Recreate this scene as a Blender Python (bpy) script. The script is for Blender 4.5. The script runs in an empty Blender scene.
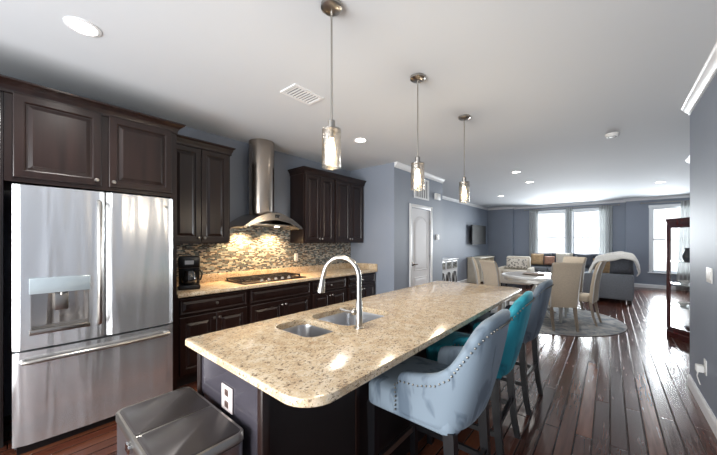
import bpy, bmesh, math, random
from mathutils import Vector, Matrix, geometry
random.seed(7)
SC = bpy.context.scene
COL = SC.collection
PI = math.pi
R = math.radians

# ------------------------------------------------------------------ camera
cam_d = bpy.data.cameras.new('camera'); cam = bpy.data.objects.new('camera', cam_d); COL.objects.link(cam)
cam.location = (0, 0, 1.42)
cam.rotation_euler = (PI/2, 0, math.atan(251.5/297.0))
cam_d.sensor_width = 36; cam_d.lens = 297.0/717*36; cam_d.shift_y = 13.5/717
cam_d.clip_start = 0.02; cam_d.clip_end = 200
SC.camera = cam

# ------------------------------------------------------------------ world, daylight at the windows, added rear fill, exposure
W = bpy.data.worlds.new('World'); SC.world = W; W.use_nodes = True
bg = W.node_tree.nodes['Background']; bg.inputs[0].default_value = (0.93, 0.97, 1.0, 1); bg.inputs[1].default_value = 0.8

def area(name, loc, rot, sx, sy, power, color):
    l = bpy.data.lights.new(name, 'AREA'); l.shape = 'RECTANGLE'; l.size = sx; l.size_y = sy
    l.energy = power; l.color = color
    o = bpy.data.objects.new(name, l); COL.objects.link(o); o.location = loc; o.rotation_euler = rot; l.spread = R(125)
    return o
area('daylight_twin_window', (-1.15, 13.1, 1.55), (R(-90), 0, 0), 2.0, 1.9, 105, (0.9, 0.96, 1.0))
area('daylight_single_window', (1.4, 13.1, 1.45), (R(-90), 0, 0), 0.9, 1.9, 66, (0.9, 0.96, 1.0))
area('fill_rear_opening', (-1.6, -2.72, 1.25), (R(90), 0, 0), 3.8, 2.6, 92, (0.98, 0.99, 1.0))  # unseen area light added behind the camera to brighten kitchen and ceiling

vs = SC.view_settings
vs.view_transform = 'Standard'; vs.look = 'None'; vs.gamma = 1.0; vs.use_curve_mapping = False
vs.exposure = 1.3

try:
    SC.cycles.sample_clamp_indirect = 3.0; SC.cycles.caustics_reflective = False; SC.cycles.blur_glossy = 1.0
except Exception: pass

# ------------------------------------------------------------------ materials
def lin(c):
    return tuple((x/12.92 if x <= .04045 else ((x+.055)/1.055)**2.4) for x in [v/255.0 for v in c]) + (1,)
MATS = {}
def new_mat(name):
    m = bpy.data.materials.new(name); m.use_nodes = True
    nt = m.node_tree; b = nt.nodes['Principled BSDF']
    return m, nt, b
def node(nt, t, **kw):
    n = nt.nodes.new(t)
    for k, v in kw.items():
        if k in n.inputs: n.inputs[k].default_value = v
        else: setattr(n, k, v)
    return n
def ramp(nt, stops, interp='LINEAR'):
    n = nt.nodes.new('ShaderNodeValToRGB'); cr = n.color_ramp; cr.interpolation = interp
    while len(cr.elements) < len(stops): cr.elements.new(0.5)
    for e, (p, c) in zip(cr.elements, stops): e.position = p; e.color = c
    return n
def L(nt, a, ao, b, bi): nt.links.new(a.outputs[ao], b.inputs[bi])
def coords(nt, scale=(1, 1, 1), rot=(0, 0, 0)):
    tc = nt.nodes.new('ShaderNodeTexCoord'); mp = nt.nodes.new('ShaderNodeMapping')
    mp.inputs['Scale'].default_value = scale; mp.inputs['Rotation'].default_value = rot
    L(nt, tc, 'Object', mp, 'Vector'); return mp
def mat(name, c, rough=.5, metal=0, var=.06, scale=8, stretch=(1, 1, 1), bump=0, bscale=None, sheen=0, coat=0, emit=0, spec=None):
    """a procedural surface: a base colour with soft noise variation and optional bump"""
    if name in MATS: return MATS[name]
    m, nt, b = new_mat(name); base = lin(c)
    mp = coords(nt, stretch); nz = node(nt, 'ShaderNodeTexNoise', Scale=scale, Detail=4.0); L(nt, mp, 'Vector', nz, 'Vector')
    lo = tuple(x*(1-var) for x in base[:3]) + (1,); hi = tuple(min(1, x*(1+var)) for x in base[:3]) + (1,)
    rp = ramp(nt, [(.3, lo), (.7, hi)]); L(nt, nz, 'Fac', rp, 'Fac'); L(nt, rp, 'Color', b, 'Base Color')
    b.inputs['Roughness'].default_value = rough; b.inputs['Metallic'].default_value = metal
    if spec is not None: b.inputs['Specular IOR Level'].default_value = spec
    if sheen:
        b.inputs['Sheen Weight'].default_value = sheen; b.inputs['Sheen Roughness'].default_value = .4
        b.inputs['Sheen Tint'].default_value = tuple(min(1, x*1.5+.1) for x in base[:3]) + (1,)
    if coat: b.inputs['Coat Weight'].default_value = coat; b.inputs['Coat Roughness'].default_value = .12
    if bump:
        n2 = node(nt, 'ShaderNodeTexNoise', Scale=bscale or scale*4, Detail=3.0); L(nt, mp, 'Vector', n2, 'Vector')
        bp = node(nt, 'ShaderNodeBump', Strength=bump, Distance=.01); L(nt, n2, 'Fac', bp, 'Height'); L(nt, bp, 'Normal', b, 'Normal')
    if emit:
        b.inputs['Emission Color'].default_value = base; b.inputs['Emission Strength'].default_value = emit
    MATS[name] = m; return m

wall_m = mat('blue_grey_wall_paint', (136, 144, 157), .55, var=.02, scale=2, bump=.04, bscale=160)
ceil_m = mat('ceiling_paint', (215, 219, 223), .85, var=.01, scale=1)
trim_m = mat('white_trim_paint', (238, 239, 240), .35, var=.01)
cab_m = mat('espresso_cabinet_wood', (33, 20, 17), .28, var=.4, scale=3, stretch=(6, 6, .5), spec=.5)
cabin_m = mat('dark_cabinet_side', (38, 27, 28), .35, var=.2, scale=3, stretch=(6, 6, .5), coat=.2)
toe_m = mat('dark_toe_kick', (26, 19, 18), .6)
nick_m = mat('brushed_nickel', (172, 168, 162), .3, 1, var=.05)
chrome_m = mat('polished_chrome', (215, 215, 215), .1, 1, var=.02)
blk_m = mat('black_plastic', (16, 16, 18), .3)
blkgl_m = mat('black_glass', (10, 9, 10), .08, coat=1)
iron_m = mat('cast_iron', (24, 20, 19), .5, var=.2)
dleg_m = mat('black_stained_leg_wood', (15, 15, 18), .32, var=.2, scale=4, stretch=(5, 5, .6))
plate_m = mat('white_plastic', (232, 232, 230), .4, var=.01)
frame_m = mat('window_frame_white', (235, 238, 240), .4, var=.01)
beige_m = mat('beige_linen', (200, 186, 166), .85, var=.08, scale=60, bump=.15, bscale=220, sheen=.2)
oak_m = mat('grey_washed_oak', (150, 138, 124), .45, var=.25, scale=4, stretch=(8, 8, .8))
silver_m = mat('silver_leaf_wood', (205, 204, 200), .3, .5, var=.06)
sofa_m = mat('charcoal_sofa_fabric', (124, 130, 138), .85, var=.12, scale=40, bump=.2, bscale=200, sheen=.3)
sofad_m = mat('dark_grey_cushion_fabric', (80, 84, 92), .85, var=.15, scale=30, bump=.2, bscale=200, sheen=.3)
cream_m = mat('cream_cushion_fabric', (214, 206, 192), .85, var=.06, scale=30, bump=.15, bscale=200, sheen=.2)
tan_m = mat('tan_cushion_fabric', (190, 160, 124), .85, var=.15, scale=20, bump=.2, bscale=200)
rust_m = mat('russet_cushion_fabric', (168, 128, 110), .85, var=.15, scale=20)
throw_m = mat('pale_knit_throw', (214, 212, 206), .95, var=.12, scale=50, bump=.5, bscale=120, sheen=.3)
cherry_m = mat('red_cherry_wood', (70, 27, 25), .25, var=.3, scale=3, stretch=(6, 6, .6), coat=.4)
tv_m = mat('television_screen', (12, 13, 15), .45, spec=.2)
bronze_m = mat('dark_bronze_metal', (92, 78, 70), .3, 1, var=.08)
door_m = mat('door_paint', (236, 236, 238), .6, var=.01)

def velvet(name, c, c2):
    m, nt, b = new_mat(name)
    mp = coords(nt, (3.2, 3.2, 1.1)); nz = node(nt, 'ShaderNodeTexNoise', Scale=3.0, Detail=3.0, Distortion=.9); L(nt, mp, 'Vector', nz, 'Vector')
    rp = ramp(nt, [(.36, lin(c2)), (.46, lin(c))]); L(nt, nz, 'Fac', rp, 'Fac'); L(nt, rp, 'Color', b, 'Base Color')
    b.inputs['Roughness'].default_value = .7; b.inputs['Sheen Weight'].default_value = .15; b.inputs['Sheen Roughness'].default_value = .35
    b.inputs['Sheen Tint'].default_value = tuple(min(1, x*1.4+.12) for x in lin(c)[:3]) + (1,)
    return m
vel_blue = velvet('pale_blue_velvet', (118, 132, 144), (84, 98, 112))
vel_teal = velvet('teal_velvet', (34, 142, 160), (18, 106, 124))
vel_grey = velvet('slate_velvet', (108, 120, 132), (80, 92, 106))

def granite():
    m, nt, b = new_mat('beige_granite'); mp = coords(nt)
    n1 = node(nt, 'ShaderNodeTexNoise', Scale=16.0, Detail=6.0, Roughness=.7); L(nt, mp, 'Vector', n1, 'Vector')
    r1 = ramp(nt, [(.3, lin((182, 154, 122))), (.5, lin((208, 186, 154))), (.68, lin((222, 208, 184)))]); L(nt, n1, 'Fac', r1, 'Fac')
    mp2 = coords(nt, (1, .62, 1), (0, 0, R(28)))
    n2 = node(nt, 'ShaderNodeTexNoise', Scale=105.0, Detail=4.0, Roughness=.68, Distortion=.4); L(nt, mp2, 'Vector', n2, 'Vector')
    r2 = ramp(nt, [(.38, (1, 1, 1, 1)), (.46, (0, 0, 0, 1))]); L(nt, n2, 'Fac', r2, 'Fac')
    mx = node(nt, 'ShaderNodeMixRGB'); L(nt, r2, 'Color', mx, 'Fac'); L(nt, r1, 'Color', mx, 'Color1'); mx.inputs['Color2'].default_value = lin((112, 92, 74))
    n3 = node(nt, 'ShaderNodeTexNoise', Scale=130.0, Detail=3.0, Roughness=.6); L(nt, mp, 'Vector', n3, 'Vector')
    r3 = ramp(nt, [(.60, (0, 0, 0, 1)), (.66, (1, 1, 1, 1))]); L(nt, n3, 'Fac', r3, 'Fac')
    mx2 = node(nt, 'ShaderNodeMixRGB'); L(nt, r3, 'Color', mx2, 'Fac'); L(nt, mx, 'Color', mx2, 'Color1'); mx2.inputs['Color2'].default_value = lin((220, 210, 190))
    L(nt, mx2, 'Color', b, 'Base Color'); b.inputs['Roughness'].default_value = .16
    b.inputs['Specular IOR Level'].default_value = .6
    return m
gran_m = granite()

def mosaic():
    m, nt, b = new_mat('stone_and_glass_mosaic')
    tc = nt.nodes.new('ShaderNodeTexCoord'); sp = nt.nodes.new('ShaderNodeSeparateXYZ'); cb = nt.nodes.new('ShaderNodeCombineXYZ')
    L(nt, tc, 'Object', sp, 0); L(nt, sp, 'Y', cb, 'X'); L(nt, sp, 'Z', cb, 'Y')
    br = nt.nodes.new('ShaderNodeTexBrick'); L(nt, cb, 0, br, 'Vector')
    br.offset = .37; br.offset_frequency = 2; br.squash = .6; br.squash_frequency = 3
    for k, v in (('Color1', (0, 0, 0, 1)), ('Color2', (1, 1, 1, 1)), ('Mortar', (.5, .5, .5, 1)), ('Scale', 1.0), ('Mortar Size', .0012), ('Brick Width', .046), ('Row Height', .0148)):
        br.inputs[k].default_value = v
    cols = [(66, 76, 80), (138, 148, 148), (94, 86, 80), (184, 174, 156), (80, 96, 100), (112, 98, 86), (156, 160, 154), (54, 58, 62), (194, 188, 174)]
    rp = ramp(nt, [(i/len(cols), lin(c)) for i, c in enumerate(cols)], 'CONSTANT'); L(nt, br, 'Color', rp, 'Fac')
    mx = node(nt, 'ShaderNodeMixRGB'); L(nt, br, 'Fac', mx, 'Fac'); L(nt, rp, 'Color', mx, 'Color1'); mx.inputs['Color2'].default_value = lin((150, 146, 138))
    L(nt, mx, 'Color', b, 'Base Color'); b.inputs['Roughness'].default_value = .25
    bp = node(nt, 'ShaderNodeBump', Strength=.5, Distance=.003, invert=True); L(nt, br, 'Fac', bp, 'Height'); L(nt, bp, 'Normal', b, 'Normal')
    return m
mosaic_m = mosaic()

def planks():
    m, nt, b = new_mat('dark_walnut_planks')
    tc = nt.nodes.new('ShaderNodeTexCoord'); sp = nt.nodes.new('ShaderNodeSeparateXYZ'); cb = nt.nodes.new('ShaderNodeCombineXYZ')
    L(nt, tc, 'Object', sp, 0); L(nt, sp, 'Y', cb, 'X'); L(nt, sp, 'X', cb, 'Y')
    br = nt.nodes.new('ShaderNodeTexBrick'); L(nt, cb, 0, br, 'Vector'); br.offset = .41
    for k, v in (('Color1', (0, 0, 0, 1)), ('Color2', (1, 1, 1, 1)), ('Mortar', (0, 0, 0, 1)), ('Scale', 1.0), ('Mortar Size', .0028), ('Mortar Smooth', .6), ('Brick Width', 1.7), ('Row Height', .098)):
        br.inputs[k].default_value = v
    rp = ramp(nt, [(0, lin((62, 34, 26))), (.35, lin((92, 50, 36))), (.65, lin((76, 42, 31))), (1, lin((116, 68, 46)))]); L(nt, br, 'Color', rp, 'Fac')
    mp = coords(nt, (14, 1.1, 1)); nz = node(nt, 'ShaderNodeTexNoise', Scale=3.0, Detail=5.0, Distortion=.5); L(nt, mp, 'Vector', nz, 'Vector')
    r2 = ramp(nt, [(.3, (.72, .72, .72, 1)), (.7, (1.12, 1.1, 1.08, 1))]); L(nt, nz, 'Fac', r2, 'Fac')
    ml = node(nt, 'ShaderNodeMixRGB', blend_type='MULTIPLY', Fac=1.0); L(nt, rp, 'Color', ml, 'Color1'); L(nt, r2, 'Color', ml, 'Color2')
    mx = node(nt, 'ShaderNodeMixRGB'); L(nt, br, 'Fac', mx, 'Fac'); L(nt, ml, 'Color', mx, 'Color1'); mx.inputs['Color2'].default_value = lin((20, 12, 10))
    L(nt, mx, 'Color', b, 'Base Color')
    rr = ramp(nt, [(.3, (.17, .17, .17, 1)), (.7, (.28, .28, .28, 1))]); L(nt, nz, 'Fac', rr, 'Fac'); L(nt, rr, 'Color', b, 'Roughness')
    b.inputs['Specular IOR Level'].default_value = .38
    bb = nt.nodes.new('ShaderNodeTexBrick'); L(nt, cb, 0, bb, 'Vector'); bb.offset = .41
    for k, v in (('Color1', (0, 0, 0, 1)), ('Color2', (0, 0, 0, 1)), ('Scale', 1.0), ('Mortar Size', .0065), ('Mortar Smooth', 1.0), ('Brick Width', 1.7), ('Row Height', .098)): bb.inputs[k].default_value = v
    bp = node(nt, 'ShaderNodeBump', Strength=.9, Distance=.006, invert=True); L(nt, bb, 'Fac', bp, 'Height')
    mp2 = coords(nt, (42, .3, 1)); n2 = node(nt, 'ShaderNodeTexNoise', Scale=2.2, Detail=2.0); L(nt, mp2, 'Vector', n2, 'Vector')
    b2 = node(nt, 'ShaderNodeBump', Strength=.12, Distance=.003); L(nt, n2, 'Fac', b2, 'Height'); L(nt, bp, 'Normal', b2, 'Normal'); L(nt, b2, 'Normal', b, 'Normal')
    return m
plank_m = planks()

def steel(name, c=(176, 178, 182), rough=.24, stretch=(1, 9, .4), wave=True, metal=1):
    m, nt, b = new_mat(name); mp = coords(nt, stretch)
    nz = node(nt, 'ShaderNodeTexNoise', Scale=4.0, Detail=3.0); L(nt, mp, 'Vector', nz, 'Vector')
    lo = tuple(x*.97 for x in lin(c)[:3])+(1,)
    rp = ramp(nt, [(.3, lo), (.7, lin(c))]); L(nt, nz, 'Fac', rp, 'Fac'); L(nt, rp, 'Color', b, 'Base Color')
    b.inputs['Metallic'].default_value = metal; b.inputs['Roughness'].default_value = rough
    if wave:
        mp2 = coords(nt, (1, 5.5, .45)); n2 = node(nt, 'ShaderNodeTexNoise', Scale=1.6, Detail=1.0, Distortion=.6); L(nt, mp2, 'Vector', n2, 'Vector')
        bp = node(nt, 'ShaderNodeBump', Strength=.5, Distance=.03); L(nt, n2, 'Fac', bp, 'Height'); L(nt, bp, 'Normal', b, 'Normal')
    return m
steel_m = steel('brushed_stainless_steel', (222, 224, 226), .25, metal=.82)
hoods_m = steel('hood_stainless_steel', (172, 162, 152), .22, wave=False)
sink_m = steel('sink_stainless_steel', (196, 198, 202), .3, (30, 30, 4), wave=False)
can_m = steel('can_stainless_steel', (188, 192, 198), .28, (20, 20, 4), wave=False)
lid_m = mat('smoked_steel_lid', (62, 57, 56), .32, .15, var=.12, scale=6)

def glass(name, col=(1, 1, 1, 1), rough=0.0, seeded=False):
    m, nt, b = new_mat(name)
    b.inputs['Base Color'].default_value = col; b.inputs['Roughness'].default_value = rough
    b.inputs['Transmission Weight'].default_value = 1; b.inputs['IOR'].default_value = 1.45
    if seeded:
        mp = coords(nt); n2 = node(nt, 'ShaderNodeTexNoise', Scale=70.0, Detail=1.0); L(nt, mp, 'Vector', n2, 'Vector')
        bp = node(nt, 'ShaderNodeBump', Strength=.35, Distance=.004); L(nt, n2, 'Fac', bp, 'Height'); L(nt, bp, 'Normal', b, 'Normal')
    return m
def seeded():
    m, nt, b = new_mat('seeded_glass'); out = nt.nodes['Material Output']
    tr = node(nt, 'ShaderNodeBsdfTransparent', Color=(.97, .95, .92, 1)); gl = node(nt, 'ShaderNodeBsdfGlossy', Roughness=.08)
    tl = node(nt, 'ShaderNodeBsdfTranslucent', Color=(.95, .93, .9, 1))
    nz = node(nt, 'ShaderNodeTexVoronoi', Scale=150.0); L(nt, coords(nt), 'Vector', nz, 'Vector')
    rp = ramp(nt, [(.08, (.12, .12, .12, 1)), (.3, (.01, .01, .01, 1))]); L(nt, nz, 'Distance', rp, 'Fac')
    bp = node(nt, 'ShaderNodeBump', Strength=.4, Distance=.003); L(nt, nz, 'Distance', bp, 'Height'); L(nt, bp, 'Normal', gl, 'Normal')
    a = nt.nodes.new('ShaderNodeMixShader'); L(nt, rp, 'Color', a, 0); L(nt, tr, 0, a, 1); L(nt, tl, 0, a, 2)
    lw = node(nt, 'ShaderNodeLayerWeight', Blend=.35); mx = nt.nodes.new('ShaderNodeMixShader')
    rq = ramp(nt, [(0, (.08, .08, .08, 1)), (1, (.7, .7, .7, 1))]); L(nt, lw, 'Facing', rq, 'Fac')
    L(nt, rq, 'Color', mx, 0); L(nt, a, 0, mx, 1); L(nt, gl, 0, mx, 2); L(nt, mx, 0, out, 'Surface')
    return m
seed_m = seeded()
clear_m = glass('clear_glass')
def thin_glass():
    m, nt, b = new_mat('window_pane_glass'); out = nt.nodes['Material Output']
    tr = nt.nodes.new('ShaderNodeBsdfTransparent'); gl = node(nt, 'ShaderNodeBsdfGlossy', Roughness=.02); fr = ramp(nt, [(0, (.03, .03, .03, 1)), (.7, (.1, .1, .1, 1)), (1, (.8, .8, .8, 1))]); lw = nt.nodes.new('ShaderNodeLayerWeight'); L(nt, lw, 'Facing', fr, 'Fac')
    mx = nt.nodes.new('ShaderNodeMixShader'); L(nt, fr, 0, mx, 0); L(nt, tr, 0, mx, 1); L(nt, gl, 0, mx, 2); L(nt, mx, 0, out, 'Surface')
    return m
pane_m = thin_glass()
def sheer():
    m, nt, b = new_mat('sheer_white_voile'); out = nt.nodes['Material Output']
    tr = nt.nodes.new('ShaderNodeBsdfTransparent'); tl = node(nt, 'ShaderNodeBsdfTranslucent', Color=lin((206, 208, 208))); df = node(nt, 'ShaderNodeBsdfDiffuse', Color=lin((206, 208, 208)))
    a = node(nt, 'ShaderNodeMixShader', Fac=.75); L(nt, tl, 0, a, 1); L(nt, df, 0, a, 2)
    nz = node(nt, 'ShaderNodeTexNoise', Scale=300.0); rp = ramp(nt, [(.3, (.86, .86, .86, 1)), (.7, (.99, .99, .99, 1))]); L(nt, coords(nt), 'Vector', nz, 'Vector'); L(nt, nz, 'Fac', rp, 'Fac')
    mx = nt.nodes.new('ShaderNodeMixShader'); L(nt, rp, 'Color', mx, 0); L(nt, tr, 0, mx, 1); L(nt, a, 0, mx, 2); L(nt, mx, 0, out, 'Surface')
    return m
sheer_m = sheer()
def glow(name, c, s):
    m, nt, b = new_mat(name); b.inputs['Base Color'].default_value = lin(c)
    b.inputs['Emission Color'].default_value = lin(c); b.inputs['Emission Strength'].default_value = s
    return m
lamp_m = glow('lamp_diffuser', (255, 250, 240), 9)
bulb_m = glow('warm_bulb', (255, 224, 176), 10)

def rug_mat():
    m, nt, b = new_mat('faded_medallion_rug_pile'); mp = coords(nt)
    n1 = node(nt, 'ShaderNodeTexNoise', Scale=3.2, Detail=6.0, Roughness=.75, Distortion=1.6); L(nt, mp, 'Vector', n1, 'Vector')
    r1 = ramp(nt, [(.36, lin((112, 122, 134))), (.5, lin((168, 170, 172))), (.62, lin((196, 192, 186)))]); L(nt, n1, 'Fac', r1, 'Fac')
    wv = nt.nodes.new('ShaderNodeTexWave'); wv.wave_type = 'RINGS'; wv.rings_direction = 'Z'
    wv.inputs['Scale'].default_value = 1.6; wv.inputs['Distortion'].default_value = 5; wv.inputs['Detail'].default_value = 3; L(nt, mp, 'Vector', wv, 'Vector')
    r2 = ramp(nt, [(.2, (.78, .8, .82, 1)), (.6, (1, 1, 1, 1))]); L(nt, wv, 'Fac', r2, 'Fac')
    ml = node(nt, 'ShaderNodeMixRGB', blend_type='MULTIPLY', Fac=1.0); L(nt, r1, 'Color', ml, 'Color1'); L(nt, r2, 'Color', ml, 'Color2')
    L(nt, ml, 'Color', b, 'Base Color'); b.inputs['Roughness'].default_value = .95
    return m
rug_m = rug_mat()
def pattern_mat():
    m, nt, b = new_mat('patterned_cushion_fabric'); mp = coords(nt)
    v = node(nt, 'ShaderNodeTexVoronoi', Scale=16.0); L(nt, mp, 'Vector', v, 'Vector')
    r1 = ramp(nt, [(.35, lin((126, 122, 118))), (.5, lin((206, 200, 190)))]); L(nt, v, 'Distance', r1, 'Fac'); L(nt, r1, 'Color', b, 'Base Color'); b.inputs['Roughness'].default_value = .9
    return m
patt_m = pattern_mat()

# ------------------------------------------------------------------ mesh helpers
class MB:
    def __init__(s): s.bm = bmesh.new()
    def face(s, pts):
        try: return s.bm.faces.new([s.bm.verts.new(p) for p in pts])
        except ValueError: return None
    def box(s, x0, x1, y0, y1, z0, z1, bev=0, M=None):
        vs_ = [s.bm.verts.new((x, y, z)) for x in (x0, x1) for y in (y0, y1) for z in (z0, z1)]
        fs = [s.bm.faces.new([vs_[i] for i in f]) for f in ((0, 1, 3, 2), (4, 6, 7, 5), (0, 4, 5, 1), (2, 3, 7, 6), (0, 2, 6, 4), (1, 5, 7, 3))]
        if bev:
            es = list({e for f in fs for e in f.edges})
            r = bmesh.ops.bevel(s.bm, geom=es, offset=bev, segments=2, affect='EDGES', profile=.5)
            vs_ = list({v for f in r['faces'] for v in f.verts} | {v for v in vs_ if v.is_valid})
        if M is not None: bmesh.ops.transform(s.bm, matrix=M, verts=[v for v in vs_ if v.is_valid])
        return s
    def loft(s, rings, close=True, cap=True):
        rs = [[s.bm.verts.new(p) for p in r] for r in rings]
        n = len(rs[0])
        for a, b in zip(rs, rs[1:]):
            for i in range(n if close else n-1):
                j = (i+1) % n
                s.bm.faces.new((a[i], a[j], b[j], b[i]))
        if cap: 
            s.bm.faces.new(rs[0][::-1]); s.bm.faces.new(rs[-1])
        return s
    def lathe(s, prof, c=(0, 0, 0), n=24, axis='Z', cap=True, sy=1.0):
        rings = []
        for r, h in prof:
            ring = []
            for i in range(n):
                a = 2*PI*i/n; x, y = r*math.cos(a), r*math.sin(a)*sy
                p = {'Z': (x, y, h), 'X': (h, x, y), 'Y': (y, h, x)}[axis]
                ring.append((p[0]+c[0], p[1]+c[1], p[2]+c[2]))
            rings.append(ring)
        return s.loft(rings, cap=cap)
    def tube(s, pts, r, n=10, cap=True):
        pts = [Vector(p) for p in pts]; rings = []
        up = None
        for i, p in enumerate(pts):
            t = ((pts[min(i+1, len(pts)-1)] - pts[max(i-1, 0)])).normalized()
            if up is None: up = Vector((0, 0, 1)) if abs(t.z) < .9 else Vector((1, 0, 0))
            a = t.cross(up).normalized(); b_ = a.cross(t).normalized(); up = b_
            rr = r[i] if isinstance(r, (list, tuple)) else r
            rings.append([p + a*rr*math.cos(2*PI*k/n) + b_*rr*math.sin(2*PI*k/n) for k in range(n)])
        return s.loft(rings, cap=cap)
    def bar(s, p0, p1, w0, w1=None, d0=None, d1=None):
        """tapered rectangular bar, w along x and d along y, from p0 up to p1"""
        w1 = w1 or w0; d0 = d0 or w0; d1 = d1 or w1
        rr = []
        for p, w, d in ((p0, w0, d0), (p1, w1, d1)):
            rr.append([(p[0]+sx*w/2, p[1]+sy*d/2, p[2]) for sx, sy in ((-1, -1), (1, -1), (1, 1), (-1, 1))])
        return s.loft(rr)
    def rod(s, p0, p1, w, n=4):
        return s.tube([p0, p1], w, n)
    def sphere(s, c, r, u=10, v=6, sz=1):
        prof = [(max(r*math.sin(PI*i/v), .0002), -r*sz*math.cos(PI*i/v)) for i in range(v+1)]
        return s.lathe(prof, c, u)
    def prism(s, poly, a0, a1, axis='Z'):
        """extrude a 2-D polygon between a0 and a1; axis X: poly=(y,z), Y: (x,z), Z: (x,y)"""
        f = {'X': lambda p, a: (a, p[0], p[1]), 'Y': lambda p, a: (p[0], a, p[1]), 'Z': lambda p, a: (p[0], p[1], a)}[axis]
        return s.loft([[f(p, a0) for p in poly], [f(p, a1) for p in poly]])
    def build(s, name, m, parent=None, smooth=35, loc=None, mods=()):
        bmesh.ops.recalc_face_normals(s.bm, faces=s.bm.faces)
        me = bpy.data.meshes.new(name); s.bm.to_mesh(me); s.bm.free(); me.materials.append(m)
        if smooth:
            try: me.set_sharp_from_angle(angle=R(smooth))
            except Exception: pass
            me.polygons.foreach_set('use_smooth', [True]*len(me.polygons))
        o = bpy.data.objects.new(name, me); COL.objects.link(o)
        if parent: o.parent = parent
        if loc: o.location = loc
        for t, kw in mods:
            md = o.modifiers.new(t.lower(), t)
            for k, v in kw.items(): setattr(md, k, v)
        return o
def B(*a, **k): return MB().box(*a, **k)
SUB1 = ('SUBSURF', dict(levels=1, render_levels=1)); SUB2 = ('SUBSURF', dict(levels=2, render_levels=2))

def thing(name, label, cat, loc=(0, 0, 0), rz=0, group=None):
    o = bpy.data.objects.new(name, None); COL.objects.link(o); o.location = loc; o.rotation_euler = (0, 0, rz)
    o.empty_display_size = .1
    o['label'] = label; o['category'] = cat
    if group: o['group'] = group
    return o
def tag(o, label, cat, group=None, kind=None):
    o['label'] = label; o['category'] = cat
    if group: o['group'] = group
    if kind: o['kind'] = kind
    return o
def struct(o):
    o['kind'] = 'structure'; return o
def dup(root, loc, rz=None, label=None, group=None, light=True):
    def cp(o, par):
        c = o.copy(); COL.objects.link(c); c.parent = par
        for ch in list(o.children): cp(ch, c)
        return c
    r = cp(root, None); r.location = loc
    if rz is not None: r.rotation_euler = (0, 0, rz)
    if label: r['label'] = label
    if group: r['group'] = group
    return r
def rrect(x0, x1, y0, y1, r, n=6, radii=None):
    pts = []
    rs = radii or (r, r, r, r)
    for (cx, cy, a0), q in zip(((x1, y1, 0), (x0, y1, 90), (x0, y0, 180), (x1, y0, 270)), rs):
        q = max(q, .0005)
        ax = cx - q if cx == x1 else cx + q; ay = cy - q if cy == y1 else cy + q
        for i in range(n+1):
            a = R(a0 + 90*i/n); pts.append((ax+q*math.cos(a), ay+q*math.sin(a)))
    return pts
def slab(outer_fn, holes, z0, z1, e=.006):
    """a stone slab with eased upper and lower outside edge and optional holes; outer_fn(inset) gives the outline"""
    mb = MB(); bm = mb.bm
    prof = [(e, z0), (0, z0+e), (0, z1-e), (e*.3, z1-e*.3), (e, z1)]
    rings = [[bm.verts.new((x, y, z)) for x, y in outer_fn(i)] for i, z in prof]
    n = len(rings[0])
    for a, b in zip(rings, rings[1:]):
        for i in range(n): bm.faces.new((a[i], a[(i+1) % n], b[(i+1) % n], b[i]))
    hr = []
    for h in holes:
        t = [bm.verts.new((x, y, z1)) for x, y in h]; u = [bm.verts.new((x, y, z0)) for x, y in h]
        k = len(t)
        for i in range(k): bm.faces.new((u[i], u[(i+1) % k], t[(i+1) % k], t[i]))
        hr.append((t, u))
    for ring, idx in ((rings[-1], 0), (rings[0], 1)):
        loops = [ring] + [h[idx] for h in hr]
        flat = [v for l in loops for v in l]
        tris = geometry.tessellate_polygon([[v.co.copy() for v in l] for l in loops])
        for t in tris:
            try: bm.faces.new([flat[i] for i in t])
            except ValueError: pass
    return mb

def raised_door(w, h, t=.02, rail=.055):
    """raised-panel cabinet door: back at x=0, face towards +x, centred on y=0, bottom at z=0"""
    mb = MB(); rings = []
    for ins, d in ((0, 0), (0, t-.003), (.004, t), (rail-.006, t), (rail, t-.003), (rail+.004, t-.011), (rail+.012, t-.012), (rail+.034, t-.002), (rail+.036, t-.001)):
        i = min(ins, w/2-.004, h/2-.004)
        rings.append([(d, -w/2+i, i), (d, w/2-i, i), (d, w/2-i, h-i), (d, -w/2+i, h-i)])
    mb.loft(rings)
    return mb
def knob_mb(x=0):
    return MB().lathe([(.004, 0), (.005, .012), (.013, .018), (.015, .024), (.012, .029), (.001, .031)], axis='X', n=14)
def add_door(parent, y, z, w, h, x, knob=None, name='door', m=None):
    d = raised_door(w, h).build(name, m or cab_m, parent, smooth=20, loc=(x, y, z))
    if knob: knob_mb().build('knob', nick_m, d, loc=(.02, knob[0], knob[1]))
    return d
def add_drawer(parent, y, z, w, h, x, knob=True):
    d = raised_door(w, h, rail=.016).build('drawer_front', cab_m, parent, smooth=20, loc=(x, y, z))
    if knob: knob_mb().build('knob', nick_m, d, loc=(.02, 0, h/2))
    return d

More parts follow.
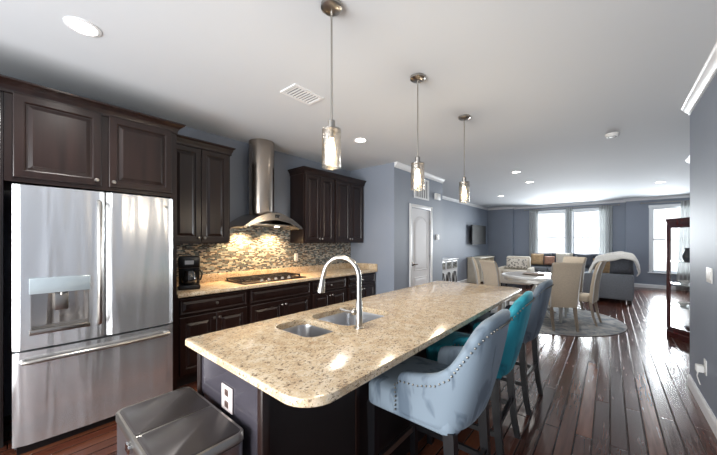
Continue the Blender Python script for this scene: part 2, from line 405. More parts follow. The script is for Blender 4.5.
# ================================================================== SETTING
H = 2.74
KX = -3.74; KE = 4.18; PX = -2.76; PE = 6.06; LX = -3.78; BY = 12.55; BYc = 12.8; RX = .60; RE = 4.34; SX = .995; SE = 7.15; RR = 2.7; Y0 = -2.6
struct(B(-4.0, RR+.1, Y0-.1, BYc+.1, -.06, 0).build('floor', plank_m, smooth=0))
struct(B(-4.0, RR+.1, Y0-.1, BYc+.1, H, H+.08).build('ceiling', ceil_m, smooth=0))
struct(B(KX-.12, KX, Y0, KE+.12, 0, H).build('wall_kitchen_side', wall_m, smooth=0))
struct(MB().prism([(KX, KE), (PX, KE), (PX, 4.74), (PX-.1, 4.74), (PX-.1, KE+.1), (KX, KE+.1)], 0, H).build('wall_pantry_near_side', wall_m, smooth=0))
struct(MB().prism([(PX, 5.5), (PX, PE), (LX, PE), (LX, PE-.1), (PX-.1, PE-.1), (PX-.1, 5.5)], 0, H).build('wall_pantry_far_side', wall_m, smooth=0))
struct(B(PX-.1, PX, 4.74, 5.5, 2.05, H).build('wall_above_door_side', wall_m, smooth=0))
struct(B(LX-.12, LX, PE-.1, BYc, 0, H).build('wall_left', wall_m, smooth=0))
# back wall with recessed centre and window openings
backm = wall_m
def wall_y(name, x0, x1, y0, y1, holes):
    """wall slab in the XZ plane with rectangular holes (x0,x1,z0,z1)"""
    mb = MB(); xs = x0
    for hx0, hx1, hz0, hz1 in holes:
        mb.box(xs, hx0, y0, y1, 0, H); mb.box(hx0, hx1, y0, y1, 0, hz0); mb.box(hx0, hx1, y0, y1, hz1, H); xs = hx1
    mb.box(xs, x1, y0, y1, 0, H)
    return struct(mb.build(name, backm, smooth=0))
JL, JR = -2.86, .385
wall_y('wall_back_left_side', LX-.12, JL, BY, BY+.37, [])
WZ0, WZ1 = .62, 2.46
WINS = [(-2.09, -1.2), (-.99, -.1)]
wall_y('wall_back_centre', JL, JR, BYc, BYc+.12, [(a, b, WZ0, WZ1) for a, b in WINS])
wall_y('wall_back_right_side', JR, RR+.1, BY, BY+.12, [(.96, 1.84, .5, 2.42)])
struct(B(JR, JR+.12, BY+.12, BYc+.12, 0, H).build('wall_recess_return_side', wall_m, smooth=0))
struct(B(RX, RX+.12, Y0, RE, 0, H).build('wall_right', wall_m, smooth=0))
struct(B(RX+.12, RR, RE-.12, RE, 0, H).build('wall_stair_near_side', wall_m, smooth=0))
struct(B(SX, SX+.12, RE, SE, 0, H).build('wall_stair_side', wall_m, smooth=0))
struct(B(RR, RR+.1, RE-.12, BY, 0, H).build('wall_far_right', wall_m, smooth=0))
# unseen rear wall behind the camera, wide opening added to let light in
mb = MB(); mb.box(KX-.12, -3.4, Y0-.1, Y0, 0, H); mb.box(.2, RX+.12, Y0-.1, Y0, 0, H); mb.box(-3.4, .2, Y0-.1, Y0, 2.5, H)
struct(mb.build('wall_rear', wall_m, smooth=0))
mb = MB()
for x in (-3.4, -1.63, .14): mb.box(x, x+.06, Y0-.08, Y0-.02, 0, 2.5)
mb.box(-3.4, .2, Y0-.08, Y0-.02, 2.44, 2.5)
struct(mb.build('trim_rear_opening', frame_m, smooth=0))
struct(MB().box(KX, KX+.008, 1.04, KE, .9, 1.62).build('wall_backsplash_side', mosaic_m, smooth=0))

# crown mouldings: profile (out, down)
CP = [(0, 0), (.062, 0), (.062, -.01), (.052, -.018), (.042, -.036), (.022, -.056), (.012, -.064), (.012, -.08), (0, -.08)]
CN = [0]
def crown(p0, p1, out):
    """crown moulding from p0 to p1 (x,y); out = unit vector into the room"""
    CN[0] += 1
    mb = MB(); mb.loft([[(p[0]+out[0]*a, p[1]+out[1]*a, H+b) for a, b in CP] for p in (p0, p1)])
    return struct(mb.build('trim_%d' % CN[0], trim_m, smooth=20))
crown((PX, KE+.01), (PX, PE), (1, 0)); crown((PX, PE), (LX, PE), (0, 1)); crown((LX, PE), (LX, BY), (1, 0))
crown((LX, BY), (JL, BY), (0, -1)); crown((JL, BY), (JL, BYc), (1, 0)); crown((JL, BYc), (JR, BYc), (0, -1)); crown((JR, BYc), (JR, BY), (-1, 0)); crown((JR, BY), (RR, BY), (0, -1))
crown((RX, Y0), (RX, RE), (-1, 0)); crown((SX, RE), (SX, SE), (-1, 0))
def base(name, p0, p1, out, h=.11):
    mb = MB(); pr = [(0, 0), (.016, 0), (.016, h-.02), (.008, h), (0, h)]
    mb.loft([[(p[0]+out[0]*a, p[1]+out[1]*a, b) for a, b in pr] for p in (p0, p1)])
    return struct(mb.build('baseboard_'+name, trim_m, smooth=0))
base('right', (RX, Y0), (RX, RE), (-1, 0)); base('right_end', (RX, RE), (RR, RE), (0, 1)); base('back_right', (JR, BY), (RR, BY), (0, -1)); base('back_centre', (JL, BYc), (JR, BYc), (0, -1))
base('back_left', (LX, BY), (JL, BY), (0, -1)); base('left', (LX, PE), (LX, BY), (1, 0)); base('stair', (SX, RE), (SX, SE), (-1, 0))
base('pantry_near', (PX, KE), (PX, 4.68), (1, 0)); base('pantry_far', (PX, 5.56), (PX, PE), (1, 0)); base('pantry_end', (-3.1, KE), (PX, KE), (0, -1))

# windows
def window(n, x0, x1, z0, z1, y, rollers=True):
    """double-hung sash window in an opening; y = room face of the wall"""
    w = bpy.data.objects.new('window_%d' % n, None); COL.objects.link(w); w.location = ((x0+x1)/2, y, z0); struct(w)
    W2 = (x1-x0)/2; hh = z1-z0
    mb = MB(); t = .06
    mb.box(-W2-t, -W2, -.02, .0, -.02, hh+t, .004); mb.box(W2, W2+t, -.02, 0, -.02, hh+t, .004); mb.box(-W2-t-.01, W2+t+.01, -.024, 0, hh, hh+t+.02, .004)
    mb.build('casing', frame_m, w)
    B(-W2-t-.03, W2+t+.03, -.06, .0, -.045, -.015, .005).build('window_sill', frame_m, w)
    mb = MB()
    for a, b, c, d in ((-W2, -W2+.045, 0, hh), (W2-.045, W2, 0, hh), (-W2+.045, W2-.045, 0, .05), (-W2+.045, W2-.045, hh-.05, hh), (-W2+.045, W2-.045, hh/2-.02, hh/2+.02)):
        mb.box(a, b, .03, .07, c, d)
    mb.build('window_frame', frame_m, w, smooth=0)
    B(-W2+.045, W2-.045, .048, .052, .05, hh/2-.02).build('lower_pane', pane_m, w, smooth=0)
    B(-W2+.045, W2-.045, .048, .052, hh/2+.02, hh-.05).build('upper_pane', pane_m, w, smooth=0)
window(1, *WINS[0], WZ0, WZ1, BYc); window(2, *WINS[1], WZ0, WZ1, BYc); window(3, .96, 1.84, .5, 2.42, BY)

# pantry door
d = bpy.data.objects.new('door_1', None); COL.objects.link(d); d.location = (PX, 5.12, 0); struct(d)
mb = MB(); cw = .065
mb.box(0, .018, -.44, -.375, 0, 2.1, .003); mb.box(0, .018, .375, .44, 0, 2.1, .003); mb.box(0, .018, -.375, .375, 2.035, 2.1, .003)
mb.build('door_frame', trim_m, d)
dw = .37
mb = MB(); mb.box(-.05, -.012, -dw, dw, .01, 2.03)
def arch_panel(mb, z0, z1, arch):
    rings = []
    for ins, dx in ((0, -.012), (.012, -.004), (.024, -.012), (.06, -.003)):
        a = dw-.12-ins; pts = [(-a, z0+ins), (a, z0+ins)]
        for i in range(9):
            q = 1-2*i/8; pts.append((a*q, z1-ins-(arch*(q*q))))
        rings.append([(dx, p[0], p[1]) for p in pts])
    mb.loft(rings, cap=False); mb.face(rings[-1])
arch_panel(mb, .86, 1.9, .11); arch_panel(mb, .16, .74, 0)
mb.build('door_slab', door_m, d, smooth=20)
h = MB().lathe([(.03, -.012), (.03, -.004), (.012, 0), (.012, .03)], axis='X', n=16, c=(0, 0, 0))
h.tube([(.03, 0, 0), (.035, .02, 0), (.033, .1, -.004)], .009, 8)
h.build('door_handle', bronze_m, d, loc=(0, -.30, .99))
mb = MB()
for z in (.3, 1.1, 1.8): mb.box(0, .006, .36, .376, z-.045, z+.045)
mb.build('hinges', nick_m, d)

# ================================================================== KITCHEN WALL
# tall cabinet left of the fridge
t = thing('pantry_cabinet', 'tall dark wooden cabinet side at the left edge, beside the steel fridge', 'cabinet', (-3.43, -.36, 0))
B(-.30, .30, -.34, .34, .1, 2.46).build('body', cabin_m, t); B(-.30, .24, -.34, .34, 0, .1).build('toe_kick', toe_m, t)
B(.30, .32, -.33, .33, .12, 2.44, .003).build('door', cabin_m, t)
# surround of the fridge: side gable and bridge cabinet
B(-3.73, -3.12, .985, 1.03, 0, 1.83).build('fridge_end_panel', cab_m, smooth=0)
tag(bpy.data.objects['fridge_end_panel'], 'tall narrow dark wood end panel between fridge and granite counter', 'panel')
t = thing('bridge_cabinet', 'dark two-door cabinet with raised panels mounted above the steel fridge', 'cabinet', (-3.43, .482, 1.83))
B(-.30, .305, -.5, .548, 0, .63).build('body', cab_m, t, smooth=0)
add_door(t, -.228, .03, .462, .58, .305, (.20, .04)); add_door(t, .278, .03, .455, .58, .305, (-.20, .04))
def cab_crown(name, x0, x1, y0, y1, z, m, parent, p=.058, hh=.058, left=True, right=True):
    """stepped cornice around the front and ends of a cabinet, front towards +x"""
    mb = MB(); prof = [(.0, -.03), (.008, -.03), (.008, -.012), (.012, .0), (.02, .016), (p-.016, .034), (p-.006, .04), (p, .046), (p, hh), (0, hh)]
    rings = []
    for a, b in prof:
        yl = y0-(a if left else 0); yr = y1+(a if right else 0)
        rings.append([(x0, yl, z+b), (x1+a, yl, z+b), (x1+a, yr, z+b), (x0, yr, z+b)])
    mb.loft(rings); return mb.build(name, m, parent, smooth=10)
cab_crown('cornice', -3.73, -3.12, -.70, 1.03, 2.46, cab_m, None)
tag(bpy.data.objects['cornice'], 'long dark stepped cornice running along the top above the fridge', 'cornice')

# refrigerator, front towards +x
t = thing('refrigerator', 'stainless steel french door refrigerator with ice and water dispenser', 'refrigerator', (-3.35, .482, 0))
fw = .464
B(-.36, .33, -fw+.01, fw-.01, .03, 1.78).build('body', mat('fridge_side_grey', (120, 124, 128), .4, .6), t)
def bow(w0, w1, z0, z1, x0, bulge, th=.07, hole=None, n=14):
    """slightly bowed door skin; returns mesh with optional rectangular hole left open"""
    mb = MB(); ys = [w0+(w1-w0)*i/n for i in range(n+1)]
    if hole: ys = sorted(set(ys+[hole[0], hole[1]]))
    zs = [z0, z1] if not hole else [z0, hole[2], hole[3], z1]
    def fx(y):
        e = min(y-w0, w1-y); rnd = -.018*max(0, 1-e/.018)**2
        return x0+bulge*(1-(y/fw)**2)+rnd
    for zi in range(len(zs)-1):
        for a, b in zip(ys, ys[1:]):
            if hole and zi == 1 and a >= hole[0]-1e-6 and b <= hole[1]+1e-6: continue
            mb.face([(fx(a), a, zs[zi]), (fx(b), b, zs[zi]), (fx(b), b, zs[zi+1]), (fx(a), a, zs[zi+1])])
    xb = x0-th
    for z in (z0, z1):
        mb.face([(xb, w0, z)] + [(fx(y), y, z) for y in ys] + [(xb, w1, z)])
    mb.face([(xb, w0, z0), (fx(w0), w0, z0), (fx(w0), w0, z1), (xb, w0, z1)]); mb.face([(xb, w1, z0), (fx(w1), w1, z0), (fx(w1), w1, z1), (xb, w1, z1)])
    if not hole: mb.face([(xb, w0, z0), (xb, w1, z0), (xb, w1, z1), (xb, w0, z1)])
    bmesh.ops.remove_doubles(mb.bm, verts=mb.bm.verts, dist=1e-5)
    return mb, fx
hy0, hy1, hz0, hz1 = -.385, -.095, .805, 1.165
mb, fx = bow(-fw, -.004, .70, 1.79, .405, .022, hole=(hy0, hy1, hz0, hz1)); ld = mb.build('left_door', steel_m, t, smooth=25)
mb, fx2 = bow(.004, fw, .70, 1.79, .405, .022); rd = mb.build('right_door', steel_m, t, smooth=25)
mb, fx3 = bow(-fw, fw, .07, .685, .405, .022); fd = mb.build('freezer_drawer', steel_m, t, smooth=25)
B(-.3, .36, -fw+.02, fw-.02, .0, .06).build('kick_grille', blk_m, t)
# dispenser recess
dsteel = steel('dispenser_steel', (196, 190, 184), .16, (1, 9, .4), metal=.85)
xf = .422
mb = MB(); mb.box(xf-.075, xf-.068, hy0, hy1, hz0, hz1)
mb.box(xf-.07, xf-.002, hy0, hy0+.004, hz0, hz1); mb.box(xf-.07, xf-.002, hy1-.004, hy1, hz0, hz1)
rc = mb.build('dispenser_recess', dsteel, ld, smooth=0)
B(xf-.07, xf+.012, hy0-.006, hy1+.006, hz1-.10, hz1+.006, .003).build('dispenser_panel', mat('pale_glass_panel', (178, 190, 196), .15, .3), ld)
B(xf-.07, xf+.008, hy0-.006, hy1+.006, hz0-.012, hz0+.02, .003).build('dispenser_tray', nick_m, ld)
mb = MB(); mb.box(xf-.05, xf-.035, -.27, -.20, hz0+.13, hz1-.11, .004); mb.tube([(xf-.03, -.235, hz1-.1), (xf-.03, -.235, hz1-.125)], .008, 8)
mb.build('dispenser_paddle', nick_m, ld)
MB().lathe([(.014, 0), (.014, .004), (.011, .005)], axis='X', n=20, c=(fx2(.40), .40, 1.715)).build('badge', chrome_m, rd)
def vhandle(y, par):
    mb = MB(); mb.tube([(fx(y)-.01, y, .80), (fx(y)+.035, y, .815), (fx(y)+.05, y, .86), (fx(y)+.052, y, 1.25), (fx(y)+.05, y, 1.66), (fx(y)+.035, y, 1.705), (fx(y)-.01, y, 1.72)], .014, 10)
    mb.build('handle', nick_m, par)
vhandle(-.04, ld); vhandle(.04, rd)
mb = MB(); mb.tube([(.40, -.42, .625), (.445, -.415, .625), (.462, -.38, .625), (.475, 0, .625), (.462, .38, .625), (.445, .415, .625), (.40, .42, .625)], .014, 10)
mb.build('handle', nick_m, fd)

# wall cabinets
def wall_cab(y0, y1, z0, z1, doors, label, knobs='in', depth=.33):
    t = thing('wall_cabinet', label, 'cabinet', (KX+.01, (y0+y1)/2, z0)); w = (y1-y0)/2
    B(0, depth-.02, -w, w, 0, z1-z0).build('body', cab_m, t, smooth=0)
    B(depth-.02, depth-.015, -w, w, 0, z1-z0).build('face_frame', cab_m, t, smooth=0)
    dwid = (2*w-.05-.006)/2
    for s in (-1, 1):
        add_door(t, s*(dwid/2+.003), .02, dwid, z1-z0-.05, depth-.015, (-s*(dwid/2-.025), .045))
    return t
t = wall_cab(1.035, 1.69, 1.39, 2.45, 2, 'narrow dark two-door wall cabinet between the fridge and the range hood')
cab_crown('cornice', 0, .335, -.327, .327, 1.06, cab_m, t, p=.04, left=False)
t = wall_cab(2.79, 3.42, 1.39, 2.44, 2, 'dark two-door wall cabinet immediately right of the range hood')
cab_crown('cornice', 0, .335, -.315, .315, 1.05, cab_m, t, p=.05, right=False)
t = wall_cab(3.42, 4.165, 1.39, 2.44, 2, 'dark two-door wall cabinet in the corner by the blue end wall')
cab_crown('cornice', 0, .335, -.3725, .3725, 1.05, cab_m, t, p=.05, left=False, right=False)

# base cabinets
def base_cab(y0, y1, label, drawers=1, wide=False, knob=True):
    t = thing('base_cabinet', label, 'cabinet', (KX+.01, (y0+y1)/2, 0)); w = (y1-y0)/2
    B(0, .585, -w, w, .1, .88).build('body', cab_m, t, smooth=0)
    B(0, .53, -w, w, 0, .1).build('toe_kick', toe_m, t, smooth=0)
    add_drawer(t, 0, .705, 2*w-.05, .15, .585, knob)
    dwid = (2*w-.056)/2
    for s in (-1, 1): add_door(t, s*(dwid/2+.003), .13, dwid, .55, .585, (-s*(dwid/2-.025), .50))
    return t
base_cab(1.035, 1.77, 'dark base cabinet under the coffee maker, next to the fridge')
base_cab(1.77, 2.70, 'wide dark base cabinet directly beneath the cooktop', knob=False)
base_cab(2.70, 3.42, 'dark base cabinet just right of the cooktop one')
base_cab(3.42, 4.165, 'dark base cabinet in the corner against the blue end wall')
# granite worktop with upstand
CX = -3.10
o = slab(lambda i: [(KX+.01+0, 1.035+i), (CX-i, 1.035+i), (CX-i, KE-.005-0), (KX+.01, KE-.005)], [], .88, .918).build('granite_countertop', gran_m, smooth=30)
tag(o, 'long beige granite counter along the wall under the mosaic backsplash', 'countertop')
B(KX+.01, KX+.03, 1.035, KE-.02, .918, 1.018, .002).build('upstand', gran_m, o); B(KX+.01, CX, KE-.025, KE-.004, .918, 1.018, .002).build('upstand', gran_m, o)

# cooktop
t = thing('gas_cooktop', 'dark gas cooktop with iron grates set in the wall counter', 'cooktop', (-3.42, 2.2, .918))
B(-.25, .235, -.45, .45, 0, .014, .004).build('tray', mat('brown_black_steel', (54, 42, 38), .25, .5), t)
for gy in (-.30, 0, .30):
    mb = MB()
    for x in (-.22, .11): mb.box(x-.006, x+.006, gy-.14, gy+.14, .032, .044)
    for y in (-.14, .14): mb.box(-.22, .11, gy+y-.006, gy+y+.006, .032, .044)
    for a in (-.07, 0, .07): mb.box(-.22, .11, gy+a-.004, gy+a+.004, .034, .046)
    for x in (-.14, -.055, .03): mb.box(x-.004, x+.004, gy-.14, gy+.14, .034, .046)
    for x in (-.22, .11):
        for y in (-.13, .13): mb.box(x-.008, x+.008, gy+y-.008, gy+y+.008, .014, .034)
    mb.build('grate', iron_m, t)
for (x, y) in ((-.14, -.3), (.03, -.3), (-.06, 0), (-.14, .3), (.03, .3)):
    MB().lathe([(.045, .014), (.045, .02), (.03, .026), (.001, .028)], c=(x, y, 0), n=18).build('burner', iron_m, t)
for i in range(5):
    MB().lathe([(.02, .014), (.02, .03), (.014, .04), (.001, .041)], c=(.18, -.2+.1*i, 0), n=14).build('knob', nick_m, t)

# range hood
t = thing('range_hood', 'stainless chimney range hood with a curved visor over the cooktop', 'range hood', (KX, 2.2, 1.59))
MB().lathe([(.165, .10), (.165, 1.149)], c=(.175, 0, 0), n=40).build('chimney', hoods_m, t)
mb = MB(); n = 24; top = []; bot = []
def hz(q): return .215*(1-abs(q)**1.8)
outer = [(.44*(1-2*i/n), hz(1-2*i/n)) for i in range(n+1)]
inner = [(.40*(1-2*i/n), max((.118*(1-(1-2*i/n)**2)-.012), -.012)) for i in range(n+1)]
ring = [(y, z) for y, z in outer] + [(y, z) for y, z in reversed(inner)]
# visor: the arched shell, deeper at the front edge, with a sloping front lip
rings = [[(x, y, z*k+dz) for y, z in ring] for x, k, dz in ((.012, 1.0, 0), (.36, 1.0, 0), (.45, .97, 0), (.50, .9, 0), (.505, .88, 0))]
rs = [[mb.bm.verts.new(p) for p in r] for r in rings]
N = len(ring)
for a, b in zip(rs, rs[1:]):
    for i in range(N): mb.bm.faces.new((a[i], a[(i+1) % N], b[(i+1) % N], b[i]))
for r_ in (rs[0], rs[-1]):
    for i in range(n): mb.bm.faces.new((r_[i], r_[i+1], r_[N-2-i], r_[N-1-i]))
mb.build('visor', hoods_m, t, smooth=40)
B(.03, .44, -.33, .33, .03, .045).build('filter', nick_m, t, smooth=0)
B(.502, .512, -.01, .05, .125, .165, .002).build('control_panel', blkgl_m, t)
for y in (-.22, .22):
    MB().lathe([(.03, .022), (.03, .03)], c=(.2, y, 0), n=16).build('lamp', lamp_m, t)
    l = bpy.data.lights.new('hood_light', 'SPOT'); l.energy = 26; l.color = (1, .66, .34); l.spot_size = R(130); l.spot_blend = .6; l.shadow_soft_size = .03
    lo = bpy.data.objects.new('hood_light', l); COL.objects.link(lo); lo.parent = t; lo.location = (.16, y, .015)

# coffee maker
t = thing('coffee_maker', 'black drip coffee maker with glass carafe on the wall counter beside the fridge', 'coffee maker', (-3.42, 1.25, .918), R(-20))
B(-.12, .13, -.1, .1, 0, .045, .01).build('base', blk_m, t); B(-.12, -.04, -.1, .1, .04, .31, .01).build('water_tank', blk_m, t)
B(-.12, .11, -.1, .1, .22, .34, .015).build('brew_head', blk_m, t)
cf = MB().lathe([(.05, .046), (.068, .07), (.07, .11), (.05, .17), (.045, .19)], c=(.04, 0, 0), n=20).build('carafe', mat('coffee_glass', (30, 26, 26), .05, coat=1), t)
MB().tube([(.04, .045, .185), (.04, .1, .19), (.04, .12, .15), (.04, .105, .09), (.04, .07, .08)], .009, 8).build('handle', blk_m, cf)
B(.11, .113, -.04, .04, .26, .30).build('badge', nick_m, t)
# outlet on backsplash
def plate(name, label, cat, loc, rz, w, h, kind='outlet', col=None):
    """wall plate facing local +x"""
    t = thing(name, label, cat, loc, rz)
    B(0, .006, -w/2, w/2, -h/2, h/2, .002).build('plate', col or plate_m, t)
    if kind == 'outlet':
        for s in (-1, 1):
            k = B(.006, .009, -.016, .016, s*.026-.014, s*.026+.014, .002).build('socket', mat('brown_plastic', (92, 72, 66), .4) if col else plate_m, t)
            mb = MB(); mb.box(.009, .0095, -.008, -.005, s*.026-.006, s*.026+.006); mb.box(.009, .0095, .005, .008, s*.026-.006, s*.026+.006); mb.build('slots', blk_m, k, smooth=0)
    else:
        for i in range(kind):
            y = (i-(kind-1)/2)*.046
            B(.006, .011, y-.016, y+.016, -.032, .032, .002).build('rocker', plate_m, t)
    return t
plate('wall_outlet', 'small white outlet on the mosaic backsplash right of the hood', 'outlet', (KX+.009, 2.9, 1.17), 0, .07, .115)

# ================================================================== ISLAND
IX0, IX1, IY0, IY1 = -1.62, -1.02, .63, 3.5
t = thing('kitchen_island', 'dark espresso kitchen island base under the big granite top', 'island', ((IX0+IX1)/2, (IY0+IY1)/2, 0))
ax = (IX1-IX0)/2; ay = (IY1-IY0)/2
isl_m = mat('island_end_panel_paint', (66, 63, 70), .16, var=.05, coat=.6)
B(-ax+.03, ax-.03, -ay+.01, -ay+.03, .0, .882).build('end_panel', isl_m, t, smooth=0)
B(-ax+.03, ax-.03, ay-.03, ay-.01, .0, .882).build('end_panel', cab_m, t, smooth=0)
for sx in (-1, 1):
    for sy in (-1, 1):
        B(sx*(ax-.015)-.018, sx*(ax-.015)+.018, sy*(ay-.018)-.018, sy*(ay-.018)+.018, 0, .882, .003).build('corner_post', cab_m, t)
B(ax-.03, ax-.012, -ay+.036, ay-.036, .0, .882).build('back_panel', mat('black_brown_panel', (20, 15, 16), .5), t, smooth=0)
mb = MB()
for i in range(1, 5): y = -ay+i*(2*ay/5); mb.box(ax-.012, ax-.004, y-.012, y+.012, 0, .882)
mb.build('batten', cab_m, t, smooth=0)
B(-ax+.02, -ax+.04, -ay+.036, ay-.036, .1, .882).build('front_frame', cab_m, t, smooth=0)
B(-ax+.07, -ax+.09, -ay+.036, ay-.036, 0, .1).build('toe_kick', toe_m, t, smooth=0)
for i in range(5):
    w_ = (2*ay-.1)/5; y = -ay+.05+w_*(i+.5)
    dd = raised_door(w_-.01, .72).build('door', cab_m, t, smooth=20, loc=(-ax+.02, y, .13)); dd.rotation_euler = (0, 0, PI)
    knob_mb().build('knob', nick_m, dd, loc=(.02, (w_/2-.04)*(1 if i % 2 else -1), .66))
plate('wall_outlet', 'beige outlet on the dark end panel of the island', 'outlet', (-1.31, IY0+.009, .715), R(-90), .10, .112, col=mat('almond_plastic', (206, 196, 192), .4))
S1 = rrect(-1.52, -1.17, 1.0, 1.255, .07); S2 = rrect(-1.54, -1.15, 1.285, 1.75, .09)
def itop(i): return rrect(-1.675+i, -.70-i, .585+i, 3.56-i, .1, n=8, radii=(.12, .06, .025, .12))
o = slab(itop, [S1, S2], .882, .918).build('granite_island_top', gran_m, smooth=30)
tag(o, 'large beige speckled granite island top with rounded corners and a sink cut-out', 'countertop')
# sink
t = thing('kitchen_sink', 'double-bowl stainless sink sunk into the granite island', 'sink', (-1.345, 1.37, .70))
def bowl(x0, x1, y0, y1, r, dz, name):
    mb = MB(); rings = []
    for i, z in ((-.012, .181), (-.004, .181), (0, .16), (.006, .05-dz), (.02, .02-dz), (.05, .003-dz)):
        rings.append([(x+1.345, y-1.37, z) for x, y in rrect(x0+i, x1-i, y0+i, y1-i, max(r-i*.3, .02))])
    mb.loft(rings, cap=False); mb.face(rings[-1])
    cx, cy = (x0+x1)/2+1.345, (y0+y1)/2-1.37
    ob = mb.build(name, sink_m, t, smooth=60)
    MB().lathe([(.04, .005-dz), (.038, .008-dz), (.02, .006-dz), (.001, .006-dz)], c=(cx, cy, 0), n=20).build('drain', chrome_m, ob)
bowl(-1.52, -1.17, 1.0, 1.255, .07, -.02, 'small_bowl'); bowl(-1.54, -1.15, 1.285, 1.75, .09, 0, 'large_bowl')
# faucet
t = thing('kitchen_faucet', 'tall gooseneck brushed nickel faucet beside the island sink', 'faucet', (-1.105, 1.31, .918))
dx, dy = -.95, -.31
mb = MB(); mb.lathe([(.028, 0), (.028, .006), (.02, .012), (.0195, .15), (.0165, .155)], n=20); mb.build('body', nick_m, t)
pts = [(0, 0, .14), (0, 0, .29)]
r0 = .115
for i in range(11):
    a = PI*i/10*0.93; pts.append((dx*(r0-r0*math.cos(a)), dy*(r0-r0*math.cos(a)), .29+r0*math.sin(a)))
pts.append((pts[-1][0]+dx*.012, pts[-1][1]+dy*.012, pts[-1][2]-.04))
MB().tube(pts, .0155, 12).build('spout', nick_m, t)
e = Vector(pts[-1]); q = Vector((dx*.14, dy*.14, -1)).normalized()
MB().tube([e-q*.005, e+q*.02, e+q*.06, e+q*.085], [.015, .018, .023, .024], 14).build('spray_head', nick_m, t)
mb = MB(); mb.sphere((-.02, -.022, .095), .021, 12, 8); mb.tube([(-.02, -.02, .095), (-.05, -.045, .098), (-.095, -.06, .108)], [.009, .008, .006], 8)
mb.build('lever', nick_m, t)

# ================================================================== TRASH CAN
t = thing('trash_can', 'rectangular stainless bin with two dark lids at the end of the island', 'trash can', (-1.388, .459, 0))
def rr3(x, y, r, z, n=5): return [(a, b, z) for a, b in rrect(-x, x, -y, y, r, n)]
MB().loft([rr3(.268, .14, .03, 0), rr3(.272, .145, .03, .02), rr3(.276, .148, .03, .61)]).build('body', can_m, t, smooth=50)
mb = MB(); 
mb.loft([rr3(.272, .144, .03, .612), rr3(.28, .152, .034, .616), rr3(.28, .152, .034, .642), rr3(.276, .148, .032, .648), rr3(.266, .138, .026, .648), rr3(.266, .138, .026, .636)], cap=True)
mb.box(-.006, .006, -.14, .14, .637, .649, .002)
mb.build('rim', nick_m, t, smooth=40)
for s in (-1, 1):
    MB().loft([[(a+s*.135, b, z) for a, b in rrect(-.130+i, .130-i, -.140+i, .140-i, .022)] for i, z in ((0, .637), (0, .648), (.004, .652))]).build('lid', lid_m, t, smooth=40)
B(-.03, .012, -.166, -.15, .60, .63, .003).build('latch', chrome_m, t); t.scale = (1.035, 1.02, 1.03)

